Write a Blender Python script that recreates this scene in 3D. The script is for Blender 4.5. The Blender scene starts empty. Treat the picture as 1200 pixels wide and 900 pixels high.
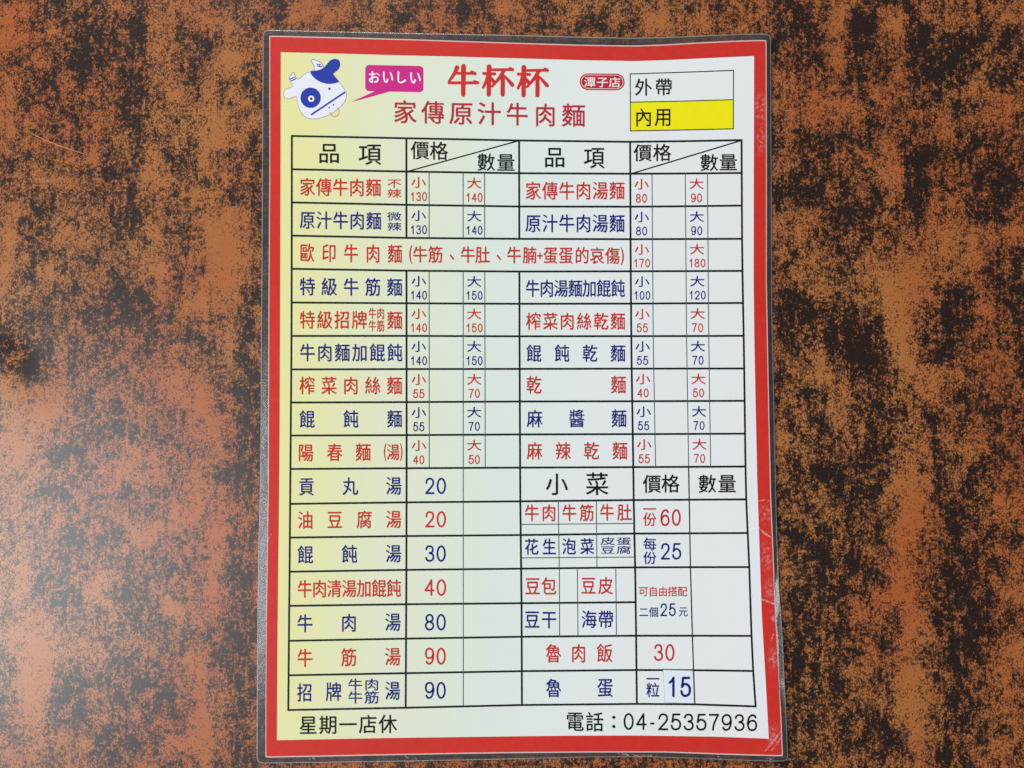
import bpy, math, random
import numpy as np
from mathutils import Vector, noise

S = bpy.context.scene
COL = S.collection

# ------------------------------------------------------------------ camera
IMW, IMH = 1200.0, 900.0
FPX = 942.0                       # focal length in photo pixels
DIST = 0.339                      # metres from lens to table
TILT = math.radians(2.7)
cam_d = bpy.data.cameras.new('camera'); cam = bpy.data.objects.new('camera', cam_d); COL.objects.link(cam)
cam_d.sensor_width = 36.0; cam_d.lens = 36.0 * FPX / IMW
cam_d.clip_start = 0.01; cam_d.clip_end = 20
cam.rotation_euler = (TILT, 0, 0)
CAM = Vector((0, -DIST * math.sin(TILT), DIST * math.cos(TILT)))
cam.location = CAM
S.camera = cam
S.render.resolution_x, S.render.resolution_y = 1024, 768

# ------------------------------------------------------------------ world, lamps, exposure
W = bpy.data.worlds.new('World'); S.world = W; W.use_nodes = True
W.node_tree.nodes['Background'].inputs[0].default_value = (0.86, 0.93, 1.0, 1)
W.node_tree.nodes['Background'].inputs[1].default_value = 0.06
S.view_settings.view_transform = 'Standard'; S.view_settings.look = 'None'
S.view_settings.exposure = 0.0; S.view_settings.gamma = 1.0

def area(name, loc, aim, sx, sy, power, color):
    l = bpy.data.lights.new(name, 'AREA'); l.shape = 'RECTANGLE'; l.size = sx; l.size_y = sy
    l.energy = power; l.color = color
    o = bpy.data.objects.new(name, l); COL.objects.link(o); o.location = loc
    o.rotation_euler = (Vector(aim) - Vector(loc)).to_track_quat('-Z', 'Y').to_euler()
    return o
area('window_light', (-1.42, -0.42, 1.55), (0, 0, 0), 0.85, 1.35, 30, (0.95, 0.97, 1.0))
area('far_fill', (-0.7, 2.6, 1.65), (0, 0, 0), 1.2, 0.5, 76, (1.0, 0.985, 0.97))  # added unseen fill lamp beyond the top edge, kept out of the reflections
area('near_fill', (-0.6, -2.3, 1.9), (0, 0, 0), 1.4, 0.6, 26, (1.0, 0.98, 0.97))  # added unseen fill lamp on the near side, set left to brighten it

# ------------------------------------------------------------------ helpers
def srgb(r, g, b):
    f = lambda c: (c / 255 / 12.92) if c / 255 <= 0.04045 else ((c / 255 + 0.055) / 1.055) ** 2.4
    return (f(r), f(g), f(b), 1.0)

_ct, _st = math.cos(TILT), math.sin(TILT)
def P(px, py, z=0.0):
    """point of the horizontal plane at height z seen at photo pixel (px, py)"""
    a = (px - IMW / 2) / FPX; b = -(py - IMH / 2) / FPX
    d = (a, b * _ct + _st, b * _st - _ct)
    t = (z - CAM.z) / d[2]
    return (CAM.x + d[0] * t, CAM.y + d[1] * t, z)

Z0 = 0.00065                      # printed face of the laminated sheet above the table
LAY = 0.00004
def relief(x, y):
    """gentle waviness of the laminated sheet, metres, from photo pixel"""
    h = 0.00035 * math.sin((x - 300) / 190.0) * math.cos((y - 80) / 260.0)
    h += 0.0011 * math.exp(-((x - 930) / 90.0) ** 2) * (0.5 + 0.5 * math.sin((y - 520) / 120.0))
    h += 0.0006 * math.exp(-((y - 20) / 90.0) ** 2) * math.exp(-((x - 900) / 120.0) ** 2)
    return h + 0.00036
def SP(x, y, layer=0.0):
    return P(x, y, Z0 + relief(x, y) + layer * LAY)

def link_mesh(name, verts, faces, mat, parent=None, smooth=False):
    me = bpy.data.meshes.new(name); me.from_pydata(verts, [], faces); me.update()
    if smooth:
        me.polygons.foreach_set('use_smooth', [True] * len(me.polygons))
    if mat: me.materials.append(mat)
    o = bpy.data.objects.new(name, me); COL.objects.link(o)
    if parent: o.parent = parent
    return o

class MB:
    """collects flat print shapes in photo-pixel coordinates of the sheet"""
    def __init__(s): s.v = []; s.f = []
    def add(s, pts, faces, layer):
        n = len(s.v); s.v += [SP(x, y, layer) for x, y in pts]; s.f += [tuple(i + n for i in f) for f in faces]
    def poly(s, pts, layer):
        c = (sum(p[0] for p in pts) / len(pts), sum(p[1] for p in pts) / len(pts))
        s.add(pts, [tuple(range(len(pts)))[::-1]], layer)
    def ribbon(s, pts, w, layer, step=6.0, caps=False):
        ws = w if isinstance(w, (list, tuple)) else [w] * len(pts)
        q = []
        for i in range(len(pts) - 1):
            (ax, ay), (bx, by) = pts[i], pts[i + 1]
            n = max(1, int(math.hypot(bx - ax, by - ay) / step))
            for k in range(n):
                t = k / n; q.append((ax + (bx - ax) * t, ay + (by - ay) * t, ws[i] + (ws[i + 1] - ws[i]) * t))
        q.append((*pts[-1], ws[-1]))
        L = []; R = []
        for i, (x, y, ww) in enumerate(q):
            a = q[max(i - 1, 0)]; b = q[min(i + 1, len(q) - 1)]
            dx, dy = b[0] - a[0], b[1] - a[1]; l = math.hypot(dx, dy) or 1
            nx, ny = -dy / l, dx / l
            L.append((x + nx * ww / 2, y + ny * ww / 2)); R.append((x - nx * ww / 2, y - ny * ww / 2))
        n = len(q)
        s.add(L + R, [(i, i + 1, n + i + 1, n + i) for i in range(n - 1)], layer)
        if caps:
            s.disc(q[0][0], q[0][1], q[0][2] / 2, layer + 0.06, 12); s.disc(q[-1][0], q[-1][1], q[-1][2] / 2, layer + 0.1, 12)
    def disc(s, cx, cy, r, layer, n=32, ry=None):
        ry = ry or r
        s.poly([(cx + r * math.cos(2 * math.pi * i / n), cy + ry * math.sin(2 * math.pi * i / n)) for i in range(n)], layer)
    def build(s, name, mat, parent=None, label=None):
        o = link_mesh(name, s.v, s.f, mat, parent)
        if label: o['label'] = label
        return o

def smooth_closed(pts, sub=5):
    out = []; n = len(pts)
    for i in range(n):
        p0, p1, p2, p3 = pts[i - 1], pts[i], pts[(i + 1) % n], pts[(i + 2) % n]
        for k in range(sub):
            t = k / sub
            out.append(tuple(0.5 * (2 * p1[j] + (p2[j] - p0[j]) * t + (2 * p0[j] - 5 * p1[j] + 4 * p2[j] - p3[j]) * t * t
                                    + (3 * p1[j] - p0[j] - 3 * p2[j] + p3[j]) * t ** 3) for j in (0, 1)))
    return out

_glyphs = {}
def glyph(ch, bold=0.0):
    k = (ch, bold)
    if k not in _glyphs:
        c = bpy.data.curves.new('glyph', 'FONT'); c.body = ch; c.size = 1; c.resolution_u = 3; c.offset = bold
        o = bpy.data.objects.new('glyph', c); COL.objects.link(o)
        dg = bpy.context.evaluated_depsgraph_get(); dg.update()
        m = bpy.data.meshes.new_from_object(o.evaluated_get(dg))
        _glyphs[k] = ([(v.co.x, v.co.y) for v in m.vertices], [tuple(p.vertices) for p in m.polygons])
        bpy.data.objects.remove(o); bpy.data.curves.remove(c); bpy.data.meshes.remove(m)
    return _glyphs[k]

def put_em(mb, ch, cx, cy, w, h, layer=2.0, bold=0.0, shear=0.0):
    """CJK glyph: its em ink box (0.04..0.96, -0.08..0.845) is fitted to w x h round (cx, cy)"""
    v, f = glyph(ch)
    q = 0.23 * min(1.0, h / 18.0) ** 1.5 + bold * 14
    for k, (ox, oy) in enumerate(((-q, -q * 0.7), (q, q * 0.7), (-q, q * 0.7), (q, -q * 0.7)) if bold else ((-q, -q * 0.8), (q, q * 0.8))):
        mb.add([(cx + ox + (x - 0.5) / 0.92 * w, cy + oy - (y - 0.3825) / 0.925 * h + shear * (x - 0.5) / 0.92 * w) for x, y in v], f, layer + 0.14 * k)

def put_ink(mb, ch, x0, x1, y0, y1, layer=2.0, bold=0.0):
    v, f = glyph(ch)
    a = min(p[0] for p in v); b = max(p[0] for p in v); c = min(p[1] for p in v); d = max(p[1] for p in v)
    for k, q in enumerate((-0.2 - bold * 12, 0.2 + bold * 12)):
      mb.add([(q + x0 + (x - a) / (b - a) * (x1 - x0), q * 0.7 + y1 - (y - c) / (d - c) * (y1 - y0)) for x, y in v], f, layer + 0.14 * k)

def run(mb, text, x0, x1, yt, yb, dy=0.0, cw=None, bold=0.0):
    """evenly spread CJK run whose ink spans x0..x1; dy is the drop of its right end"""
    n = len(text); h = yb - yt
    pitch_max = (x1 - x0) / n
    w = cw or (min(h * 0.84, pitch_max * 0.95) if n > 1 else x1 - x0)
    for i, ch in enumerate(text):
        t = i / (n - 1) if n > 1 else 0.5
        cx = x0 + w / 2 + (x1 - x0 - w) * t if n > 1 else (x0 + x1) / 2
        if ch == ' ': continue
        put_em(mb, ch, cx, (yt + yb) / 2 + dy * t, w, h, bold=bold, shear=dy / max(x1 - x0, 1))

def _arc(cx, cy, rx, ry, a0=0, a1=360, n=20):
    return [(cx + rx * math.cos(math.radians(a0 + (a1 - a0) * i / n)), cy + ry * math.sin(math.radians(a0 + (a1 - a0) * i / n))) for i in range(n + 1)]
def _curve(pts, sub=4):
    q = [pts[0]] + pts + [pts[-1]]; out = []
    for i in range(1, len(q) - 2):
        p0, p1, p2, p3 = q[i - 1], q[i], q[i + 1], q[i + 2]
        for k in range(sub):
            t = k / sub
            out.append(tuple(0.5 * (2 * p1[j] + (p2[j] - p0[j]) * t + (2 * p0[j] - 5 * p1[j] + 4 * p2[j] - p3[j]) * t * t + (3 * p1[j] - p0[j] - 3 * p2[j] + p3[j]) * t ** 3) for j in (0, 1)))
    return out + [pts[-1]]
_six = [(.93, .2), (.79, .05), (.53, 0), (.2, .12), (.03, .42), (.02, .66), (.16, .91), (.5, 1), (.84, .92), (.98, .68), (.84, .44), (.53, .36), (.2, .45), (.04, .63)]
DIGIT = {'0': [_arc(.5, .5, .48, .5)], '1': [[(.62, 0), (.62, 1)], _curve([(.2, .26), (.45, .15), (.62, .0)])],
         '2': [_curve([(.05, .3), (.16, .08), (.5, 0), (.84, .08), (.94, .28), (.82, .48), (.4, .76), (.04, 1)]), [(.02, 1), (.98, 1)]],
         '3': [_curve([(.05, .25), (.18, .06), (.48, 0), (.79, .06), (.9, .24), (.78, .41), (.4, .465)]), _curve([(.4, .465), (.83, .53), (.98, .73), (.85, .93), (.48, 1), (.15, .93), (.02, .74)])],
         '4': [[(.74, 1), (.74, 0)], [(.74, .02), (.02, .68)], [(0, .69), (1, .69)]],
         '5': [[(.9, 0), (.2, 0)], [(.21, 0), (.09, .5)], _curve([(.08, .5), (.28, .37), (.55, .34), (.87, .45), (.99, .67), (.86, .91), (.48, 1), (.15, .93), (.01, .74)])],
         '6': [_curve(_six)], '9': [_curve([(1 - x, 1 - y) for x, y in _six])], '7': [[(.0, 0), (.98, 0)], _curve([(.97, .01), (.62, .42), (.44, .75), (.38, 1)])],
         '8': [_arc(.5, .235, .41, .235), _arc(.5, .735, .49, .265)], '-': [[(.1, .62), (.9, .62)]]}
def digits(mb, text, x0, x1, yt, yb, dy=0.0, bold=0.0, layer=2.0):
    """digit run in an even-stroke sans, ink spans x0..x1 and yt..yb"""
    adv = {'-': 0.72}
    tot = sum(adv.get(c, 1.0) for c in text); u = (x1 - x0) / (tot - 0.16); x = x0
    h = yb - yt; sw = (0.098 + bold * 1.6) * h + 0.25
    for c in text:
        a = adv.get(c, 1.0) * u; w = a - 0.16 * u
        t = (x - x0) / max(x1 - x0, 1)
        for k, stroke in enumerate(DIGIT[c]):
            mb.ribbon([(x + sw / 2 + px * (w - sw), yt + dy * t + sw / 2 + py * (h - sw)) for px, py in stroke], sw, layer + 0.12 * k, step=3, caps=c in '45127')
        x += a

# ------------------------------------------------------------------ materials
def new_mat(name):
    m = bpy.data.materials.new(name); m.use_nodes = True
    nt = m.node_tree; b = nt.nodes['Principled BSDF']
    return m, nt, b

def N(nt, typ, **kw):
    n = nt.nodes.new(typ)
    for k, v in kw.items(): setattr(n, k, v)
    return n

def math_node(nt, op, a, b=None, clamp=False):
    n = nt.nodes.new('ShaderNodeMath'); n.operation = op; n.use_clamp = clamp
    for i, x in enumerate((a, b)):
        if x is None: continue
        if hasattr(x, 'is_linked'): nt.links.new(x, n.inputs[i])
        else: n.inputs[i].default_value = x
    return n.outputs[0]

def noise_tex(nt, vec, scale, detail=3.0, rough=0.6, dim='3D'):
    n = nt.nodes.new('ShaderNodeTexNoise'); n.inputs['Scale'].default_value = scale
    n.inputs['Detail'].default_value = detail; n.inputs['Roughness'].default_value = rough
    nt.links.new(vec, n.inputs['Vector']); return n.outputs['Fac']

def map_vec(nt, sx, sy, sz=1.0, rot=0.0):
    tc = nt.nodes.new('ShaderNodeTexCoord'); mp = nt.nodes.new('ShaderNodeMapping')
    mp.inputs['Scale'].default_value = (sx, sy, sz); mp.inputs['Rotation'].default_value = (0, 0, rot)
    nt.links.new(tc.outputs['Object'], mp.inputs['Vector']); return mp.outputs['Vector']

def mix_col(nt, fac, a, b):
    n = nt.nodes.new('ShaderNodeMix'); n.data_type = 'RGBA'
    for sock, x in ((n.inputs['Factor'], fac), (n.inputs['A'], a), (n.inputs['B'], b)):
        if hasattr(x, 'is_linked'): nt.links.new(x, sock)
        else: sock.default_value = x
    return n.outputs['Result']

# colour inputs of Mix(RGBA) share names with float/vector ones: fetch by identifier
def mixc(nt, fac, a, b):
    n = nt.nodes.new('ShaderNodeMix'); n.data_type = 'RGBA'
    ids = {i.identifier: i for i in n.inputs}
    for key, x in (('Factor_Float', fac), ('A_Color', a), ('B_Color', b)):
        if hasattr(x, 'is_linked'): nt.links.new(x, ids[key])
        else: ids[key].default_value = x
    return [o for o in n.outputs if o.identifier == 'Result_Color'][0]

def ramp(nt, fac, lo, hi):
    n = nt.nodes.new('ShaderNodeMapRange'); n.interpolation_type = 'SMOOTHSTEP'
    n.inputs['From Min'].default_value = lo; n.inputs['From Max'].default_value = hi
    nt.links.new(fac, n.inputs['Value']); return n.outputs['Result']

def gloss_coat(nt, b, rough=0.5):
    """laminate over print: clear coat with slight orange-peel"""
    b.inputs['Roughness'].default_value = rough
    b.inputs['Specular IOR Level'].default_value = 0.2
    b.inputs['Coat Weight'].default_value = 0.6
    b.inputs['Coat Roughness'].default_value = 0.12
    v = map_vec(nt, 1, 1)
    bp = nt.nodes.new('ShaderNodeBump'); bp.inputs['Strength'].default_value = 0.25; bp.inputs['Distance'].default_value = 0.0002
    nt.links.new(noise_tex(nt, v, 160, 3), bp.inputs['Height']); nt.links.new(bp.outputs['Normal'], b.inputs['Coat Normal'])

def print_mat(name, color, vary=0.06):
    m, nt, b = new_mat(name)
    v = map_vec(nt, 1, 1)
    dk = tuple(c * (1 - vary * 2) for c in color[:3]) + (1,)
    lt = tuple(min(1, c * (1 + vary)) for c in color[:3]) + (1,)
    nt.links.new(mixc(nt, noise_tex(nt, v, 420, 3), dk, lt), b.inputs['Base Color'])
    gloss_coat(nt, b)
    return m

M = {}
M['red_border'] = print_mat('red_border_print', srgb(204, 48, 39), 0.09)
M['red_text'] = print_mat('red_text_print', srgb(194, 46, 38))
M['title_red'] = print_mat('title_red_print', srgb(205, 44, 40))
M['subtitle_red'] = print_mat('subtitle_red_print', srgb(182, 42, 52))
M['blue_text'] = print_mat('blue_text_print', srgb(14, 28, 120))
M['black_text'] = print_mat('black_text_print', srgb(12, 18, 18))
M['line'] = print_mat('ruled_line_print', srgb(12, 24, 26))
M['thin_line'] = print_mat('thin_line_print', srgb(62, 84, 84))
M['magenta'] = print_mat('magenta_print', srgb(203, 36, 135))
M['white_print'] = print_mat('white_print', srgb(238, 236, 240), 0.02)
M['cow_white'] = print_mat('cow_white_print', srgb(226, 230, 240), 0.02)
M['cow_blue'] = print_mat('cow_blue_print', srgb(34, 58, 165))
M['outline_grey'] = print_mat('outline_grey_print', srgb(150, 155, 165))
M['ring'] = print_mat('nose_ring_print', srgb(222, 140, 118))
M['yellow'] = print_mat('yellow_highlight_print', srgb(238, 230, 12), 0.03)
M['sticker'] = print_mat('sticker_paper', srgb(224, 231, 240), 0.015)
M['paper_edge'] = print_mat('bare_paper_edge', srgb(212, 186, 184), 0.04)
M['shadow_line_grey'] = print_mat('sticker_shadow_line', srgb(176, 180, 184), 0.05)

def paper_mat():
    m, nt, b = new_mat('menu_paper_print')
    tc = nt.nodes.new('ShaderNodeTexCoord'); sx = nt.nodes.new('ShaderNodeSeparateXYZ')
    nt.links.new(tc.outputs['Object'], sx.inputs[0])
    warp = noise_tex(nt, map_vec(nt, 1, 1), 22, 2)
    x = math_node(nt, 'ADD', sx.outputs['X'], math_node(nt, 'MULTIPLY', math_node(nt, 'SUBTRACT', warp, 0.5), 0.02))
    x = math_node(nt, 'ADD', x, math_node(nt, 'MULTIPLY', sx.outputs['Y'], -0.03))
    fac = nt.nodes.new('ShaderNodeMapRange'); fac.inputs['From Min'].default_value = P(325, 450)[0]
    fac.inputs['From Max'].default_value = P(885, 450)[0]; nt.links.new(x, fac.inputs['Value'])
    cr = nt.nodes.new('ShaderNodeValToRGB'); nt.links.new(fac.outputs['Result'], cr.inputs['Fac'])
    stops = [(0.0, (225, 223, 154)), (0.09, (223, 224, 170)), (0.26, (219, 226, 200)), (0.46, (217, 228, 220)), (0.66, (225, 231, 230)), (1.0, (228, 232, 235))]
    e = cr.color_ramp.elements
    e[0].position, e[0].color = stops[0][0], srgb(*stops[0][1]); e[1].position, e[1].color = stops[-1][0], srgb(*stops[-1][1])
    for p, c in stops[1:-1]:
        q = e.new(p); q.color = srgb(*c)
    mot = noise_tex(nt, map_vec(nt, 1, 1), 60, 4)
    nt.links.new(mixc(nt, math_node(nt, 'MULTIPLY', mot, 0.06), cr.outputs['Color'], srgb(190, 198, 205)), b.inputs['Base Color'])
    gloss_coat(nt, b)
    return m
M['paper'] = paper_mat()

def rim_mat(name, opac, color, rough, tint=(0.95, 0.96, 0.97, 1)):
    m, nt, b = new_mat(name)
    b.inputs['Base Color'].default_value = color; b.inputs['Roughness'].default_value = rough
    b.inputs['Specular IOR Level'].default_value = 0.7
    b.inputs['Coat Weight'].default_value = 0.0
    v = map_vec(nt, 1, 1)
    bp = nt.nodes.new('ShaderNodeBump'); bp.inputs['Strength'].default_value = 0.18; bp.inputs['Distance'].default_value = 0.0002
    nt.links.new(noise_tex(nt, v, 330, 4), bp.inputs['Height'])
    nt.links.new(bp.outputs['Normal'], b.inputs['Normal']); nt.links.new(bp.outputs['Normal'], b.inputs['Coat Normal'])
    tr = nt.nodes.new('ShaderNodeBsdfTransparent'); tr.inputs['Color'].default_value = tint
    mx = nt.nodes.new('ShaderNodeMixShader')
    f = math_node(nt, 'ADD', opac - 0.18, math_node(nt, 'MULTIPLY', noise_tex(nt, v, 140, 4), 0.36), clamp=True)
    nt.links.new(f, mx.inputs['Fac']); nt.links.new(tr.outputs[0], mx.inputs[1]); nt.links.new(b.outputs[0], mx.inputs[2])
    fr = nt.nodes.new('ShaderNodeFresnel'); fr.inputs['IOR'].default_value = 1.5; nt.links.new(bp.outputs['Normal'], fr.inputs['Normal'])
    gl = nt.nodes.new('ShaderNodeBsdfGlossy'); gl.inputs['Roughness'].default_value = 0.14; nt.links.new(bp.outputs['Normal'], gl.inputs['Normal'])
    m2 = nt.nodes.new('ShaderNodeMixShader'); nt.links.new(fr.outputs[0], m2.inputs['Fac']); nt.links.new(mx.outputs[0], m2.inputs[1]); nt.links.new(gl.outputs[0], m2.inputs[2])
    nt.links.new((m2 if name in ('clear_laminate', 'cut_laminate_edge') else mx).outputs[0], nt.nodes['Material Output'].inputs['Surface'])
    return m
M['film'] = rim_mat('clear_laminate', 0.27, (0.14, 0.135, 0.135, 1), 0.35)
M['film_edge'] = rim_mat('cut_laminate_edge', 0.55, (0.42, 0.43, 0.45, 1), 0.2)
M['mottle_glare'] = rim_mat('mottle_glare_laminate', 0.38, (0.85, 0.86, 0.88, 1), 0.3, (1, 1, 1, 1))
nt = M['mottle_glare'].node_tree; mx = nt.nodes['Mix Shader']; lk = mx.inputs['Fac'].links[0].from_socket
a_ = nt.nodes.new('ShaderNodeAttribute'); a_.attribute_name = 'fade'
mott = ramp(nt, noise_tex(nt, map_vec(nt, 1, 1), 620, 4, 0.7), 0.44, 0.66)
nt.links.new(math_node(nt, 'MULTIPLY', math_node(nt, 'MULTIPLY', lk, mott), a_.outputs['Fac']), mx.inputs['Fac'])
M['scuff_glint'] = rim_mat('scuff_glint_laminate', 0.36, (0.85, 0.86, 0.88, 1), 0.25, (1, 1, 1, 1))

nt = M['scuff_glint'].node_tree; mx = nt.nodes['Mix Shader']; lk = mx.inputs['Fac'].links[0].from_socket
nt.links.new(math_node(nt, 'MULTIPLY', lk, ramp(nt, noise_tex(nt, map_vec(nt, 1, 1), 800, 3, 0.7), 0.36, 0.62)), mx.inputs['Fac'])
def table_mat():
    m, nt, b = new_mat('rust_pattern_laminate')
    at = nt.nodes.new('ShaderNodeAttribute'); at.attribute_name = 'rust'
    v = map_vec(nt, 1, 0.72)
    vs = map_vec(nt, 1, 0.10)
    sub = lambda s, c: math_node(nt, 'SUBTRACT', s, c)
    mul = lambda s, c: math_node(nt, 'MULTIPLY', s, c)
    add = lambda s, c, clamp=False: math_node(nt, 'ADD', s, c, clamp)
    n_fbm = noise_tex(nt, v, 165, 9, 0.72)          # clots with satellites, 10 mm down to grain
    n_clot = noise_tex(nt, map_vec(nt, 1, 0.85), 560, 4, 0.66)
    n_gr = noise_tex(nt, v, 1500, 2, 0.65)          # grain below 1 mm
    n_st = noise_tex(nt, vs, 420, 3, 0.6)           # vertical drag marks
    n_fine = noise_tex(nt, v, 2900, 1, 0.5)
    dens = add(at.outputs['Fac'], mul(sub(n_st, 0.5), 0.7))
    val = add(dens, mul(sub(n_fbm, 0.5), 2.5))
    val = add(val, mul(sub(n_clot, 0.5), 1.9))
    core = val
    val = add(val, mul(sub(n_gr, 0.5), 2.4))
    val = add(val, mul(sub(n_fine, 0.5), 0.7))
    dark = mul(ramp(nt, val, 0.38, 0.66), 0.95)
    clot = ramp(nt, add(core, mul(sub(n_gr, 0.5), 0.7)), 0.72, 0.88)
    hue = noise_tex(nt, map_vec(nt, 1, 0.6), 11, 2)
    hue = ramp(nt, hue, 0.35, 0.65)
    orange = mixc(nt, hue, srgb(172, 92, 47), srgb(172, 113, 62))
    orange = mixc(nt, mul(ramp(nt, n_gr, 0.35, 0.65), 0.35), orange, srgb(134, 72, 40))
    orange = mixc(nt, mul(ramp(nt, n_st, 0.40, 0.65), 0.12), orange, srgb(184, 116, 66))
    brown = mixc(nt, ramp(nt, n_fine, 0.35, 0.65), srgb(42, 27, 22), srgb(104, 64, 44))
    black = mixc(nt, ramp(nt, n_fine, 0.35, 0.65), srgb(16, 13, 12), srgb(54, 39, 33))
    c = mixc(nt, dark, orange, brown)
    c = mixc(nt, clot, c, black)
    nt.links.new(c, b.inputs['Base Color'])
    shade_at = nt.nodes.new('ShaderNodeAttribute'); shade_at.attribute_name = 'shade_spot'  # painted shade spot: less gloss where the soft shade lies
    rg = add(0.32, mul(sub(n_clot, 0.5), 0.12)); rg = add(rg, mul(shade_at.outputs['Fac'], 0.25))
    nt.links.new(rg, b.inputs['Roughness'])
    sp = math_node(nt, 'SUBTRACT', 0.57, mul(shade_at.outputs['Fac'], 0.4), True)
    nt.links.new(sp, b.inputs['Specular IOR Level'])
    bp = nt.nodes.new('ShaderNodeBump'); bp.inputs['Strength'].default_value = 0.13; bp.inputs['Distance'].default_value = 0.00018
    nt.links.new(n_gr, bp.inputs['Height']); nt.links.new(bp.outputs['Normal'], b.inputs['Normal'])
    return m
M['table'] = table_mat()
M['scratch'] = print_mat('scratch_bare_laminate', srgb(196, 126, 88))
m, nt, b = new_mat('table_edge_brown'); b.inputs['Base Color'].default_value = srgb(60, 40, 30)
nt.links.new(mixc(nt, noise_tex(nt, map_vec(nt, 1, 1), 200, 3), srgb(40, 28, 22), srgb(90, 56, 38)), b.inputs['Base Color']); M['table_edge'] = m

# ------------------------------------------------------------------ table top (the surface everything lies on)
# clear rust patches (-) and black patches (+) of the laminate's printed pattern: x, y, half sizes, strength
def panel(ox, oy, z, items): return [(ox + x / z, oy + y / z, rx / z, ry / z, s) for x, y, rx, ry, s in items]
A, B, C, D = -0.34, -0.5, -0.62, -0.2
E_, F_, G_, H_ = 0.32, 0.5, 0.65, 0.2
BL = []
BL += panel(0, 0, 3, [(40,80,60,90,B),(20,370,40,60,A),(560,170,40,60,A),(620,20,60,30,A),(810,200,40,90,B),(740,450,50,130,B),(770,830,70,100,C),
    (540,620,40,90,A),(530,800,50,60,A),(600,320,50,50,A),(540,400,30,60,A),(180,110,40,30,A),(200,680,60,40,D),(40,760,40,60,A),(60,850,30,50,A),
    (880,450,40,80,D),(720,60,50,50,D),(20,480,30,60,D),(150,640,40,40,D),(250,850,80,60,D),(400,30,80,30,D),(600,230,60,40,D),(270,310,60,40,D),
    (340,100,80,110,E_),(480,130,60,120,F_),(300,200,60,100,E_),(230,350,60,130,E_),(470,330,70,90,F_),(140,280,50,100,E_),(500,460,50,50,E_),
    (430,580,70,90,E_),(440,770,90,70,F_),(110,830,50,70,F_),(150,730,50,60,E_),(640,570,40,60,E_),(880,240,40,40,H_),(900,650,30,150,F_),
    (640,800,50,80,E_),(700,210,50,80,E_),(660,130,60,50,E_),(40,600,50,50,E_),(200,20,60,40,F_),(380,20,50,30,E_),(690,350,18,16,F_),(640,240,30,14,F_),(70,100,16,14,F_),(60,210,14,22,F_),(40,400,26,18,F_),(560,400,14,40,F_),(300,170,60,120,H_),(860,300,24,24,F_)])
BL += panel(0, 300, 3, [(20,30,40,70,A),(540,40,50,60,B),(800,80,60,120,C),(690,170,50,60,B),(620,440,70,60,B),(700,530,60,60,B),(750,600,50,60,A),
    (150,540,70,90,B),(60,680,70,110,B),(30,450,40,80,A),(420,720,60,60,A),(500,780,80,60,A),(680,800,60,100,A),(800,860,40,40,A),(800,330,30,60,A),(200,40,60,40,D),(340,100,30,40,D),
    (270,60,110,60,H_),(450,180,100,120,F_),(300,270,120,100,H_),(130,300,80,130,H_),(100,390,60,50,F_),(20,300,40,60,F_),(870,170,40,120,F_),
    (860,460,60,150,F_),(870,700,50,100,F_),(350,540,90,80,E_),(600,640,70,60,E_),(510,830,100,70,E_),(420,620,50,60,E_),(250,680,80,60,E_),
    (560,300,30,40,E_),(700,280,60,60,E_),(840,820,50,70,E_),(210,800,100,70,H_),(640,400,30,30,E_),(550,480,50,30,F_),(770,540,20,16,F_),(740,460,24,14,F_),(710,40,14,22,F_)])
BL += panel(0, 600, 3, [(60,200,50,200,A),(130,440,70,70,B),(130,560,60,110,C),(110,690,60,100,B),(340,270,60,60,A),(300,480,80,60,A),(500,470,25,70,A),
    (610,340,60,40,B),(640,30,60,50,A),(770,60,40,60,A),(760,220,40,120,B),(720,700,40,100,B),(700,820,90,50,B),(60,850,60,40,A),(430,690,20,20,A),(500,80,60,60,A),(680,560,50,50,A),(260,850,50,40,D),
    (250,130,90,70,E_),(230,310,60,100,F_),(130,300,30,50,E_),(400,80,50,60,E_),(590,160,50,60,E_),(510,350,100,80,E_),(450,230,60,50,E_),(490,420,90,40,E_),
    (380,300,50,10,E_),(840,220,60,150,F_),(830,470,70,100,F_),(430,560,50,80,E_),(560,560,70,80,E_),(240,640,90,130,F_),(420,680,30,80,E_),(510,650,60,80,H_),
    (600,690,50,50,E_),(450,800,100,60,E_),(850,680,60,130,E_),(30,760,50,80,E_),(30,540,40,60,E_),(800,850,60,50,E_),(660,870,50,30,E_),(380,870,60,40,E_),(110,400,18,20,F_),(700,170,30,16,F_),(60,60,60,60,H_)])
BL += panel(890, 0, 3, [(270,60,35,60,B),(260,180,30,60,B),(480,90,50,50,B),(870,30,50,50,A),(650,30,80,40,D),(140,350,80,60,A),(310,370,60,80,A),(430,330,50,40,A),
    (770,280,40,80,A),(850,370,60,40,A),(870,460,50,60,A),(640,440,60,50,D),(460,560,50,60,C),(470,640,40,50,B),(650,600,60,30,A),(90,580,50,40,A),(660,720,50,70,A),
    (130,810,100,70,A),(680,840,140,60,A),(900,800,30,50,A),(220,400,60,60,D),
    (140,60,80,60,E_),(150,150,90,60,E_),(560,130,60,80,F_),(360,130,60,110,F_),(350,300,60,60,E_),(720,150,70,80,E_),(700,220,80,50,F_),(600,260,60,60,F_),
    (840,250,50,50,E_),(200,520,90,80,E_),(130,660,100,70,F_),(580,560,100,80,F_),(560,680,60,80,F_),(820,560,90,80,E_),(840,680,90,80,F_),(330,730,120,90,E_),
    (250,850,60,60,E_),(400,480,50,50,E_),(880,130,50,60,E_),(750,380,40,40,E_),(890,440,20,30,F_)])
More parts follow.
